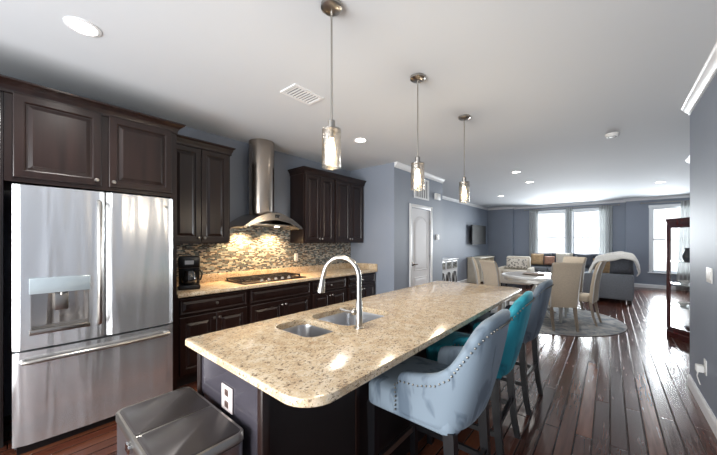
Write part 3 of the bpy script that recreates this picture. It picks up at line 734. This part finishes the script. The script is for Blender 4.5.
# ================================================================== BAR STOOLS  (front towards -x)
def make_stool(vm, label):
    t = thing('bar_stool', label, 'bar stool', (0, 0, 0), 0, None)
    # plan path of the wrap-around shell (outer face)
    path = [(-.085, -.255), (-.05, -.263), (.04, -.267), (.115, -.267), (.165, -.262), (.205, -.247), (.24, -.22), (.265, -.17), (.276, -.09), (.279, 0)]
    path = path + [(x, -y) for x, y in reversed(path[:-1])]
    tops = [.76, .79, .80, .825, .87, .96, 1.04, 1.08, 1.087, 1.088]; tops = tops + tops[-2::-1]
    mb = MB(); rings = []
    n = len(path)
    for i, (x, y) in enumerate(path):
        a = Vector(path[min(i+1, n-1)]); b = Vector(path[max(i-1, 0)]); tg = (a-b).normalized(); nrm = Vector((-tg.y, tg.x))   # inward normal
        tp = tops[i]; k = min(1, max(0, (x+.02)/.27))
        lean = .085*k; bz = .575
        def P_(off, z):
            f = (z-bz)/(.5)
            s = 1 - .12*k*max(0, (.70-z)/.15)
            xx = x*s + lean*f + nrm.x*off; yy = y*(1-.05*(1-f)) + nrm.y*off
            return (xx, yy, z)
        th = .066
        rings.append([P_(.004, bz), P_(0, bz+.012), P_(0, (bz+tp)/2), P_(0, tp-.03), P_(.006, tp-.008), P_(.022, tp), P_(.044, tp-.002), P_(.062, tp-.018), P_(th, tp-.05), P_(th, (bz+tp)/2), P_(th, bz+.012), P_(th-.004, bz)])
    mb.loft(rings)
    sh = mb.build('backrest', vm, t, smooth=80, mods=[SUB1])
    # nailheads along the outer contour
    nb = MB(); cnt = 0
    def lerp(a, b, f): return a+(b-a)*f
    outer = [Vector(r[3]) for r in rings]
    outs = []
    for i in range(n-1):
        seg = (outer[i+1]-outer[i]); m_ = max(1, int(seg.length/.021))
        for j in range(m_): outs.append(outer[i]+seg*(j/m_)+Vector((0, 0, -.018)))
    z = outer[0].z-.03
    while z > .58:
        outs.append(Vector((path[0][0]+.006, -.252, z))); outs.append(Vector((path[0][0]+.006, .252, z))); z -= .021
    c0 = Vector((.0, 0, 0))
    for p in outs:
        dr = Vector((p.x-.0, p.y, 0)).normalized() if p.x > .1 else Vector((0, 1 if p.y > 0 else -1, 0))
        nb.sphere(p+dr*.0005, .0052, 6, 4)
    nb.build('nailhead_trim', mat('pewter', (120, 118, 112), .3, 1), sh)
    # seat
    mb = MB(); rings = []
    for i, z in ((.006, .562), (0, .57), (0, .60), (0, .655), (.012, .675), (.05, .69), (.12, .695)):
        rings.append([(a, b, z) for a, b in rrect(-.275+i, .215-i, -.245+i*.9, .245-i*.9, .05, 4)])
    mb.loft(rings); mb.build('seat', vm, t, smooth=60)
    mb = MB(); mb.loft([[(a, b, z) for a, b in rrect(-.25, .17, -.21, .21, .04, 4)] for z in (.545, .58)]); mb.build('seat_rail', dleg_m, t)
    # legs
    for sy in (-1, 1):
        MB().bar((-.24, sy*.215, 0), (-.243, sy*.212, .565), .034, .05).build('leg', dleg_m, t, smooth=0)
        rr = []
        for z, x, w in ((0, .24, .034), (.12, .217, .037), (.3, .2, .042), (.58, .185, .05)):
            rr.append([(x+a*w/2, sy*(.222-.01*z)+b*w/2, z) for a, b in ((-1, -1), (1, -1), (1, 1), (-1, 1))])
        MB().loft(rr).build('leg', dleg_m, t, smooth=0)
        B(-.23, .2, sy*.218-.01, sy*.218+.01, .215, .245).build('stretcher', dleg_m, t, smooth=0)
    B(-.258, -.236, -.2, .2, .20, .235).build('footrest', nick_m, t, smooth=0)
    B(.192, .212, -.2, .2, .26, .29).build('stretcher', dleg_m, t, smooth=0)
    return t
s = make_stool(vel_blue, 'pale blue velvet bar stool with nailhead trim, nearest at the island'); s.location = (-.725, 1.48, 0)
s = make_stool(vel_teal, 'bright teal velvet bar stool, between the pale blue and slate grey ones'); s.location = (-.738, 2.15, 0); s.rotation_euler = (0, 0, R(3))
s = make_stool(vel_grey, 'slate grey velvet bar stool at the far end of the island'); s.location = (-.738, 2.99, 0); s.rotation_euler = (0, 0, R(-2))

# ================================================================== CEILING
def pendant(x, y, label):
    t = thing('pendant_light', label, 'pendant light', (x, y, 1.83), 0, None)
    top = H-1.83
    MB().lathe([(.06, top-.001), (.06, top-.018), (.045, top-.03), (.012, top-.034), (.001, top-.034)], n=28).build('canopy', nick_m, t)
    MB().tube([(0, 0, top-.03), (0, 0, .25)], .0055, 8).build('rod', nick_m, t)
    MB().lathe([(.008, .27), (.02, .262), (.02, .215), (.052, .212), (.052, .206), (.017, .205), (.017, .165), (.001, .165)], n=20).build('socket', nick_m, t)
    MB().lathe([(.052, .0), (.0535, .003), (.0535, .215), (.0505, .215), (.0505, .003)], n=32, cap=False).build('glass_shade', seed_m, t)
    MB().lathe([(.001, .04), (.012, .045), (.019, .07), (.021, .09), (.016, .125), (.011, .15), (.011, .168)], n=16).build('bulb', bulb_m, t)
    l = bpy.data.lights.new('pendant_bulb', 'POINT'); l.energy = 4; l.color = (1, .85, .66); l.shadow_soft_size = .05
    lo = bpy.data.objects.new('pendant_bulb', l); COL.objects.link(lo); lo.parent = t; lo.location = (0, 0, -.06)
pendant(-1.19, 1.172, 'nearest pendant with cylinder glass shade hanging over the sink end of the island')
pendant(-1.18, 2.13, 'middle one of the three glass pendants over the island')
pendant(-1.18, 3.13, 'farthest glass pendant, over the far end of the island')
def downlight(x, y, label, r=.07, p=22):
    t = thing('recessed_light', label, 'ceiling light', (x, y, H), 0, 'recessed ceiling lights')
    MB().lathe([(r+.018, 0), (r+.018, -.004), (r, -.008), (r-.006, -.002), (r-.006, 0)], n=32, cap=False).build('trim_ring', trim_m, t)
    MB().lathe([(r-.004, 0), (r-.004, -.003), (.001, -.003)], n=32).build('diffuser', lamp_m, t)
    l = bpy.data.lights.new('downlight', 'SPOT'); l.energy = p; l.color = (1, .96, .91); l.spot_size = R(140); l.spot_blend = .8; l.shadow_soft_size = .05
    lo = bpy.data.objects.new('downlight', l); COL.objects.link(lo); lo.parent = t; lo.location = (0, 0, -.065)
downlight(-2.48, .30, 'large bright recessed light nearest, above the fridge')
downlight(-2.49, 2.98, 'recessed ceiling light above the aisle by the dark wall cabinets')
downlight(-1.37, 6.28, 'recessed light over the dining table, nearer one of its pair', .066)
downlight(-1.38, 7.54, 'recessed light behind the dining table, farther one of its pair', .066)
downlight(-2.44, 9.35, 'recessed ceiling light on the television side of the living area', .07)
downlight(.85, 9.43, 'recessed ceiling light at the right above the sofa arm and cabinet', .07)
t = thing('ceiling_vent', 'white slatted air register in the kitchen ceiling', 'vent', (-2.12, 1.72, H))
mb = MB(); mb.box(-.105, .105, -.165, -.14, -.008, 0); mb.box(-.105, .105, .14, .165, -.008, 0); mb.box(-.105, -.08, -.14, .14, -.008, 0); mb.box(.08, .105, -.14, .14, -.008, 0)
mb.build('frame', trim_m, t, smooth=0)
mb = MB()
for i in range(9):
    y = -.13+i*.0325; mb.box(-.08, .08, y-.002, y+.016, -.006, -.003, M=Matrix.Translation((0, 0, 0)))
mb.build('slats', trim_m, t, smooth=0)
B(-.08, .08, -.14, .14, -.002, -.0005).build('backing', mat('duct_grey', (110, 112, 116), .7), t, smooth=0)
t = thing('smoke_detector', 'round white smoke detector on the living room ceiling', 'smoke detector', (.02, 4.82, H))
MB().lathe([(.07, 0), (.07, -.012), (.06, -.02), (.055, -.035), (.02, -.04), (.001, -.04)], n=28).build('housing', plate_m, t)
MB().lathe([(.045, -.036), (.045, -.039), (.03, -.039), (.03, -.036)], n=24, cap=False).build('sensor_ring', mat('sensor_grey', (120, 120, 122), .5), t)

# ================================================================== DOOR WALL FITTINGS
t = thing('return_grille', 'white return air grille high on the wall above the door', 'vent', (PX, 5.13, 2.22))
mb = MB(); mb.box(0, .012, -.29, -.255, 0, .40); mb.box(0, .012, .255, .29, 0, .40); mb.box(0, .012, -.255, .255, 0, .03); mb.box(0, .012, -.255, .255, .37, .40)
mb.build('frame', trim_m, t, smooth=0)
mb = MB()
for i in range(7): y = -.255+.51*(i+.5)/7; mb.box(.003, .01, y-.012, y+.012, .03, .37)
mb.build('slats', trim_m, t, smooth=0)
B(0, .002, -.255, .255, .03, .37).build('backing', mat('duct_grey', (110, 112, 116), .7), t, smooth=0)
t = thing('door_chime', 'white door chime box on the wall right of the return grille', 'door chime', (PX, 5.77, 2.34)); B(0, .05, -.1, .1, -.065, .065, .008).build('cover', plate_m, t); B(.05, .052, -.07, .07, -.04, .04, .001).build('grille', plate_m, t)
t = thing('thermostat', 'small white thermostat on the wall right of the white door', 'thermostat', (PX, 5.80, 1.50)); B(0, .025, -.06, .06, -.055, .055, .008).build('housing', plate_m, t); B(.025, .027, -.035, .035, -.022, .03).build('display', mat('lcd_grey', (90, 100, 104), .2), t)
plate('light_switch', 'triple rocker light switch plate on the near right wall', 'light switch', (RX, 3.57, 1.15), PI, .165, .118, 3)
t = plate('wall_outlet', 'white outlet low on the right wall with a plug in it', 'outlet', (RX, 3.70, .385), PI, .08, .12)
t = thing('power_adapter', 'white plug adapter with a short curled cord in the low right wall outlet', 'adapter', (RX-.012, 3.70, .385), PI)
B(0, .045, -.03, .03, -.045, .01, .006).build('housing', plate_m, t)
MB().tube([(.03, 0, -.045), (.035, -.01, -.08), (.03, -.04, -.10), (.02, -.035, -.14), (.015, -.02, -.16)], .004, 6).build('cord', plate_m, t)

# ================================================================== LIVING: TV, CONSOLES
t = thing('television', 'flat black television on a swivel arm on the left living room wall', 'television', (-3.60, 10.95, 1.64), R(-4))
B(-.03, .02, -.60, .60, -.345, .345, .006).build('housing', blk_m, t); B(.02, .023, -.59, .59, -.333, .333).build('screen', tv_m, t, smooth=0)
mb = MB(); mb.tube([(-.03, 0, 0), (-.12, .03, 0)], .02, 8); mb.box(-.168, -.12, -.1, .16, -.15, .15); mb.build('wall_bracket', iron_m, t)

t = thing('media_console', 'cream media console with a dark open shelf under the television', 'console table', (-3.54, 11.0, 0))
B(-.22, .24, -.78, .78, .82, .86, .005).build('top', cream_m if False else mat('cream_paint', (216, 208, 190), .4), t)
mb = MB(); cm = mat('cream_paint', (216, 208, 190), .4)
mb.box(-.21, -.2, -.76, .76, 0, .82)
for y in (-.76, -.27, .25, .74): mb.box(-.2, .22, y, y+.02, 0, .82)
for z in (.04, .56): mb.box(-.2, .22, -.76, .76, z, z+.02)
mb.build('carcass', cm, t, smooth=0)
B(-.19, -.185, -.74, .74, .58, .82).build('shelf_back', toe_m, t, smooth=0)
for y in (-.5, 0, .49):
    dd = raised_door(.46, .5, .018, .04).build('door', cm, t, smooth=20, loc=(.222, y, .06)); knob_mb().build('knob', bronze_m, dd, loc=(.018, .19, .3))

t = thing('wine_sideboard', 'white sideboard with dark arched bottle niches by the pantry wall corner', 'sideboard', (-3.54, 7.75, 0))
wm = mat('white_gloss_paint', (226, 228, 230), .25)
B(-.23, .23, -.62, .62, .90, .93, .005).build('top', wm, t); B(-.22, .19, -.6, .6, .06, .90).build('body', wm, t, smooth=0)
for sy in (-1, 1):
    for sx in (-1, 1): B(sx*.2-.02, sx*.2+.02, sy*.57-.02, sy*.57+.02, 0, .06).build('leg', wm, t)
mir = mat('antique_mirror', (170, 178, 184), .12, .9, var=.1)
for i in range(3):
    y = -.4+.4*i
    mb = MB(); pr = [(y-.17, .64), (y+.17, .64), (y+.17, .87), (y-.17, .87)]
    dr = B(.19, .205, y-.18, y+.18, .64, .88, .003).build('drawer', wm, t); B(.205, .208, y-.15, y+.15, .67, .85).build('mirror_inlay', mir, dr, smooth=0); knob_mb().build('knob', nick_m, dr, loc=(.208, y, .76))
    # arched niche with crossing slats
    n = 10; out = [(y-.16, .12), (y+.16, .12)] + [(y+.16*math.cos(PI*k/n), .44+.14*math.sin(PI*k/n)) for k in range(n+1)]
    MB().prism(out, .19, .197, 'X').build('niche', toe_m, t, smooth=0)
    mb = MB(); mb.tube([(.203, y-.15, .14), (.205, y, .30), (.203, y-.11, .54)], .014, 6); mb.tube([(.203, y+.15, .14), (.205, y, .30), (.203, y+.11, .54)], .014, 6); mb.build('lattice', wm, t)

# ================================================================== DINING
o = MB().lathe([(1.26, .0), (1.265, .006), (1.255, .012), (.001, .012)], n=96).build('round_rug', rug_m, loc=(-1.05, 6.55, 0.001))
tag(o, 'round faded grey and blue rug under the dining table', 'rug')
TZ = .013
t = thing('dining_table', 'round white-rimmed mirror-top dining table on the round rug', 'dining table', (-1.08, 6.60, TZ))
MB().lathe([(.58, .70), (.605, .71), (.61, .74), (.60, .755), (.57, .757), (.57, .752), (.001, .752)], n=64).build('table_top', mat('white_gloss_paint', (226, 228, 230), .25), t)
MB().lathe([(.54, .7525), (.54, .7575), (.001, .7575)], n=64).build('glass_inlay', mat('pale_table_glass', (206, 204, 200), .12), t)
MB().lathe([(.55, .64), (.57, .65), (.57, .70), (.55, .702)], n=48).build('apron', silver_m, t)
MB().lathe([(.06, .64), (.05, .55), (.09, .46), (.06, .36), (.045, .2), (.1, .13), (.1, .1)], n=24).build('pedestal', silver_m, t)
for k in range(4):
    a = PI/4+PI/2*k; c, s_ = math.cos(a), math.sin(a)
    MB().tube([(c*.07, s_*.07, .13), (c*.2, s_*.2, .11), (c*.32, s_*.32, .05), (c*.38, s_*.38, .022)], [.04, .034, .028, .022], 8).build('foot', silver_m, t)
t = thing('serving_tray', 'low oval dark tray in the middle of the round dining table', 'tray', (-1.12, 6.55, TZ+.758))
MB().lathe([(.17, 0), (.22, .022), (.215, .024), (.165, .006), (.001, .005)], n=32, sy=.7).build('dish', mat('taupe_ceramic', (128, 112, 100), .4), t)

def make_chair(label):
    """parsons chair facing +y"""
    t = thing('dining_chair', label, 'dining chair', (0, 0, 0), 0, 'dining chairs around the round table')
    mb = MB(); rings = []
    for i, z in ((.02, .38), (0, .39), (0, .45), (.015, .475), (.06, .485)):
        rings.append([(a, b, z) for a, b in rrect(-.21+i, .21-i, -.2+i, .235-i, .03, 3)])
    mb.loft(rings); mb.build('seat', beige_m, t, smooth=60)
    mb = MB(); rings = []
    for z, y, th, w in ((.36, -.235, .05, .19), (.45, -.24, .06, .194), (.65, -.255, .055, .2), (.85, -.285, .05, .205), (.98, -.32, .05, .21), (1.03, -.345, .055, .212), (1.06, -.365, .05, .212), (1.075, -.375, .02, .207)):
        rings.append([(a, b+y, z) for a, b in rrect(-w, w, -th/2, th/2, .02, 3)])
    mb.loft(rings); bk = mb.build('backrest', beige_m, t, smooth=50)
    for s in (-1, 1):
        mb = MB(); mb.tube([(s*.196, -.262, .37), (s*.2, -.268, .5), (s*.206, -.285, .68), (s*.211, -.315, .87), (s*.215, -.352, 1.0), (s*.217, -.378, 1.06)], .009, 6)
        mb.build('side_trim', silver_m, bk)
    for s in (-1, 1):
        MB().bar((s*.182, .205, 0), (s*.182, .2, .39), .028, .045).build('leg', silver_m, t, smooth=0)
        rr = []
        for z, y, w in ((0, -.31, .028), (.15, -.265, .034), (.38, -.225, .042)): rr.append([(s*.172+a*w/2, y+b*w/2, z) for a, b in ((-1, -1), (1, -1), (1, 1), (-1, 1))])
        MB().loft(rr).build('leg', oak_m, t, smooth=0)
    return t
c0 = make_chair('beige upholstered dining chair with its back square to the camera, right of the table')
def face(x, y, tx=-1.12, ty=6.55): return math.atan2(-(tx-x), (ty-y))
def put(c, x, y, rz): c.location = (x, y, TZ if math.hypot(x+1.0, y-6.6) < 1.1 else TZ); c.rotation_euler = (0, 0, rz)
put(c0, -.69, 5.87, face(-.69, 5.87))
A = [(-.45, 6.50, R(82), 'beige dining chair in side view, in front of the grey sofa arm'),
     (-1.42, 5.70, R(-38), 'beige dining chair with its back to the island, left of the round table'),
     (-1.82, 6.30, R(-68), 'dining chair in side profile with pale curved edge, leftmost at the table'),
     (-.72, 7.42, face(-.72, 7.42), 'dining chair on the window side of the table, behind the square-on one')]
for x, y, rz, lb in A:
    c = dup(c0, (x, y, TZ), rz, lb)

# ================================================================== LIVING SEATING
def cushion(name, w, d, h, m, par=None, loc=(0, 0, 0), rot=(0, 0, 0), puff=.4):
    """pillow: w along x, d along y (thickness), h along z, centred"""
    mb = MB(); n = 8; rs = []
    for side in (1, -1):
        g = []
        for i in range(n+1):
            row = []
            for j in range(n+1):
                u = -1+2*i/n; v = -1+2*j/n
                f = ((1-u**4)*(1-v**4))**puff
                k = 1-.05*(1-abs(u))*abs(v)**3; kk = 1-.05*(1-abs(v))*abs(u)**3
                row.append(mb.bm.verts.new((u*w/2*kk, side*d/2*f, v*h/2*k)))
            g.append(row)
        for i in range(n):
            for j in range(n): mb.bm.faces.new((g[i][j], g[i+1][j], g[i+1][j+1], g[i][j+1]))
    bmesh.ops.remove_doubles(mb.bm, verts=mb.bm.verts, dist=1e-4)
    o = mb.build(name, m, par, smooth=80, loc=loc); o.rotation_euler = rot
    return o
def rbox(x0, x1, y0, y1, z0, z1, b=.03): return B(x0, x1, y0, y1, z0, z1, b)
t = thing('sectional_sofa', 'large charcoal sectional sofa along the windows with its arm end at right', 'sofa', (0, 0, 0))
rbox(-2.1, .38, 11.45, 12.3, .08, .42).build('back_run_base', sofa_m, t); rbox(-.5, .38, 9.2, 11.45, .08, .42).build('side_run_base', sofa_m, t)
rbox(-2.1, .40, 12.1, 12.36, .42, .84, .05).build('window_side_back', sofa_m, t); rbox(.16, .40, 9.2, 12.1, .42, .82, .05).build('room_side_back', sofa_m, t)
rbox(-.5, .41, 8.95, 9.2, .08, .66, .05).build('arm', sofa_m, t); rbox(-2.35, -2.1, 11.45, 12.36, .08, .66, .05).build('arm', sofa_m, t)
for i in range(3): rbox(-2.09+i*.53, -1.57+i*.53, 11.4, 12.08, .42, .56, .04).build('seat_cushion', sofa_m, t)
for i in range(3): rbox(-.49, .15, 9.22+i*.745, 9.95+i*.745, .42, .56, .04).build('seat_cushion', sofa_m, t)
for i in range(4): cushion('back_cushion', .6, .24, .44, sofad_m, t, (-1.78+i*.58, 12.0, .80), (R(-12), 0, 0), .25)
for i in (1, 2): cushion('back_cushion', .68, .24, .44, sofad_m, t, (.09, 9.65+i*.74, .79), (R(-10), 0, R(90)), .25)
for x0 in (-.42, .34):
    for y in (9.03,): B(x0-.03, x0+.03, y-.03, y+.03, 0, .08).build('foot', toe_m, t)
for x, y, in ((-2.25, 11.55), (-2.25, 12.25), (.34, 12.25), (-.42, 11.5)): B(x-.03, x+.03, y-.03, y+.03, 0, .08).build('foot', toe_m, t)
# throw pillows
def pillow(label, m, loc, rot, s=.46, th=.16): 
    return tag(cushion('throw_pillow', s, th, s, m, None, loc, rot), label, 'pillow')
pillow('tan throw pillow on the sofa under the left window, beside the russet one', tan_m, (-1.90, 11.68, .80), (R(-10), 0, R(3)), .38)
pillow('russet throw pillow between tan and cream ones on the window sofa', rust_m, (-1.54, 11.66, .77), (R(-10), 0, R(-3)), .30)
pillow('cream throw pillow on the sofa, right of the russet one', cream_m, (-1.13, 11.66, .80), (R(-10), 0, R(3)), .46)
pillow('dark grey throw pillow at the centre of the window sofa', sofad_m, (-.62, 11.66, .80), (R(-10), 0, R(-3)), .44)
pillow('golden tan throw pillow lying on top of the sofa arm end', tan_m, (-.10, 9.42, .80), (R(-30), 0, R(15)), .42)
pillow('dark charcoal throw pillow leaning on the right end of the sofa', sofad_m, (.20, 9.11, .865), (R(-12), 0, R(-6)), .42, .2)
# blankets: draped sheets with thickness
def drape(name, pts, width, m, label, th=.02, cat='blanket', wob=.02, drop=0):
    """cloth strip following pts (3-D), spread sideways along vector width"""
    mb = MB(); wv = Vector(width); n = 10; g = []
    pts = [Vector(p) for p in pts]; fine = []
    for a, b in zip(pts, pts[1:]):
        for k in range(4): fine.append(a+(b-a)*(k/4))
    fine.append(pts[-1])
    for i, p in enumerate(fine):
        g.append([mb.bm.verts.new(p+wv*(j/n-.5)+Vector((0, wob*math.sin(j*1.9+i*.35), wob*.7*math.sin(j*1.3+i*.5)+wob*.7-drop*(1-j/n)**3))) for j in range(n+1)])
    for i in range(len(fine)-1):
        for j in range(n): mb.bm.faces.new((g[i][j], g[i+1][j], g[i+1][j+1], g[i][j+1]))
    o = mb.build(name, m, smooth=80, mods=[('SOLIDIFY', dict(thickness=th, offset=1)), SUB1])
    return tag(o, label, cat)
drape('throw_blanket', [(-.38, 9.30, .64), (-.24, 9.28, .98), (.02, 9.28, 1.07), (.20, 9.24, 1.12), (.40, 9.20, 1.06), (.47, 9.18, .88), (.47, 9.18, .74)], (0, .56, 0), throw_m, 'pale knitted throw heaped over the cushions at the sofa arm end', .04, wob=.03, drop=.13)
drape('throw_blanket', [(-.56, 9.5, .30), (-.54, 9.5, .58), (-.40, 9.55, .62), (-.10, 9.6, .64)], (0, .5, 0), mat('blue_grey_throw', (120, 134, 146), .9, var=.3, scale=14, bump=.3), 'blue grey patterned throw hanging off the sofa seat', .02)

t = thing('armchair', 'cream armchair left of the sectional under the window wall', 'armchair', (-2.25, 10.3, 0), R(0))
rbox(-.36, .36, -.32, .38, .1, .42, .04).build('base', cream_m, t); rbox(-.34, .34, .22, .42, .42, .93, .05).build('backrest', cream_m, t)
for s_ in (-1, 1): rbox(s_*.40-.05, s_*.40+.05, -.32, .38, .1, .60, .03).build('arm', cream_m, t)
rbox(-.34, .34, -.3, .22, .42, .52, .04).build('seat_cushion', cream_m, t)
for sx in (-1, 1):
    for sy in (-.28, .34): B(sx*.36-.02, sx*.36+.02, sy-.02, sy+.02, 0, .1).build('leg', toe_m, t)
tag(cushion('throw_pillow', .62, .16, .34, patt_m, None, (-2.25, 10.42, .70), (R(-14), 0, 0)), 'grey patterned lumbar pillow on the cream armchair', 'pillow')

# curtains and rods
def curtain(label, x0, x1, y, z0, z1, folds, pinch=None, amp=.035, group=None, xs=0):
    mb = MB(); n = folds*8; rows = 14; g = []
    for i in range(rows+1):
        f = i/rows; z = z1+(z0-z1)*f; row = []
        k = 1 if pinch is None else 1-(1-pinch)*math.sin(PI*min(1, f*1.25))**2
        cx = (x0+x1)/2 + xs*f
        for j in range(n+1):
            u = j/n; x = cx+(u-.5)*(x1-x0)*k
            row.append(mb.bm.verts.new((x, y+amp*math.sin(u*folds*2*PI+.3*math.sin(3*f)), z)))
        g.append(row)
    for i in range(rows):
        for j in range(n): mb.bm.faces.new((g[i][j], g[i][j+1], g[i+1][j+1], g[i+1][j]))
    o = mb.build('curtain', sheer_m, smooth=80, mods=[('SOLIDIFY', dict(thickness=.003, offset=0))])
    return tag(o, label, 'curtain')
curtain('white sheer curtain at the left edge of the paired windows', -2.32, -2.02, 12.70, .02, 2.585, 4)
curtain('white sheer curtain hanging between the paired windows', -1.19, -1.0, 12.70, .02, 2.585, 3)
curtain('white sheer curtain at the right edge of the paired windows', -.28, .06, 12.70, .02, 2.585, 5)
curtain('white sheer curtain at the right of the single window', 1.55, 1.95, 12.45, .02, 2.565, 5, xs=-.1)
def rod(label, x0, x1, y, z, yb):
    t = thing('curtain_rod', label, 'curtain rod', ((x0+x1)/2, y, z)); w = (x1-x0)/2
    MB().tube([(-w, 0, 0), (w, 0, 0)], .011, 10).build('pole', nick_m, t)
    for s in (-1, 1):
        MB().sphere((s*(w+.02), 0, 0), .026, 10, 8).build('finial', nick_m, t)
        MB().tube([(s*(w-.12), 0, 0), (s*(w-.12), yb-y, 0)], .007, 6).build('bracket', nick_m, t)
rod('thin curtain rod above the paired windows', -2.45, .2, 12.70, 2.585, 12.8)
rod('thin curtain rod above the single window at right', .75, 2.05, 12.45, 2.565, 12.55)

# ================================================================== CURIO CABINET
P4 = [(.655, 6.42), (.69, 6.60), (.975, 6.60), (.975, 5.88)]
t = thing('curio_cabinet', 'cherry wood glass curio cabinet behind the end of the right wall', 'display cabinet', (.86, 6.3, 0))
P4 = [(x-.86, y-6.3) for x, y in P4]
def inset(P, d):
    cx = sum(p[0] for p in P)/4; cy = sum(p[1] for p in P)/4
    return [(cx+(x-cx)*(1-d), cy+(y-cy)*(1-d)) for x, y in P]
MB().loft([[(x, y, z) for x, y in inset(P4, i)] for i, z in ((-.06, 0), (-.06, .07), (0, .09), (0, .12))]).build('plinth', cherry_m, t, smooth=20)
MB().loft([[(x, y, z) for x, y in inset(P4, i)] for i, z in ((0, 1.66), (0, 1.69), (-.05, 1.715), (-.08, 1.73), (-.08, 1.75))]).build('cornice', cherry_m, t, smooth=20)
for x, y in inset(P4, .06):
    B(x-.016, x+.016, y-.016, y+.016, .12, 1.66, .003).build('post', cherry_m, t)
a, d_ = Vector(inset(P4, .02)[0]), Vector(inset(P4, .02)[3]); dv = (d_-a).normalized(); nv = Vector((dv.y, -dv.x))
def seg(mb, s0, s1, z0, z1, th=.02, off=0):
    p = [a+dv*s0+nv*off, a+dv*s1+nv*off, a+dv*s1+nv*(off+th), a+dv*s0+nv*(off+th)]
    mb.loft([[(q.x, q.y, z0) for q in p], [(q.x, q.y, z1) for q in p]])
LN = (d_-a).length
mb = MB(); seg(mb, .02, .06, .12, 1.66); seg(mb, LN-.06, LN-.02, .12, 1.66); seg(mb, .06, LN-.06, .12, .16); seg(mb, .06, LN-.06, 1.61, 1.66)
fr = mb.build('door', cherry_m, t, smooth=0)
mb = MB(); seg(mb, .06, LN-.06, .16, 1.61, .004, .008); mb.build('glass', pane_m, fr, smooth=0)
Q = inset(P4, .12)
for z in (.46, .78, 1.11):
    MB().prism(Q, z, z+.008).build('shelf', mat('shelf_glass', (206, 216, 220), .1, .2), t, smooth=0)
MB().prism([(Q[3][0]+.005, Q[3][1]), (Q[3][0]+.012, Q[3][1]), (Q[2][0]+.012, Q[2][1]), (Q[2][0]+.005, Q[2][1])], .12, 1.66).build('mirror_back', mat('mirror', (205, 208, 212), .04, 1, var=.01), t, smooth=0)
def item(name, label, prof, m, x, y, z, cat): 
    o = MB().lathe(prof, n=20).build(name, m, loc=(.86+x, 6.3+y, z)); return tag(o, label, cat)
gobl = [(.03, 0), (.028, .004), (.005, .01), (.005, .07), (.02, .085), (.034, .12), (.03, .16), (.027, .16), (.03, .12), (.018, .09), (.001, .085)]
vase = [(.03, 0), (.05, .05), (.055, .09), (.03, .15), (.022, .18), (.03, .2), (.026, .2), (.018, .18), (.001, .17)]
bowl_p = [(.03, 0), (.035, .01), (.07, .05), (.066, .05), (.03, .014), (.001, .012)]
wht = mat('white_porcelain', (236, 236, 234), .2); slv = mat('silverware', (200, 202, 206), .15, .9)
for z, pos in ((.121, (('bowl', bowl_p, slv, 0.02, .1), ('vase', vase, blk_m, .08, -.12))), (.469, (('bowl', bowl_p, wht, -.04, .14), ('vase', vase, slv, .07, -.08))), (.789, (('bowl', bowl_p, wht, -.02, .12), ('goblet', gobl, slv, .07, -.1))), (1.119, (('vase', vase, blk_m, .0, .1), ('vase', vase, wht, .08, -.1)))):
    for nm, pr, m_, x, y in pos:
        shelf = {.121: 'bottom', .469: 'lowest glass shelf', .789: 'middle glass shelf', 1.119: 'top glass shelf'}[z]
        colr = 'silver' if m_ is slv else ('white' if m_ is wht else 'black')
        item('decorative_'+nm, '%s %s on the %s of the cherry curio cabinet' % (colr, nm, shelf), pr, m_, x, y, z, nm)
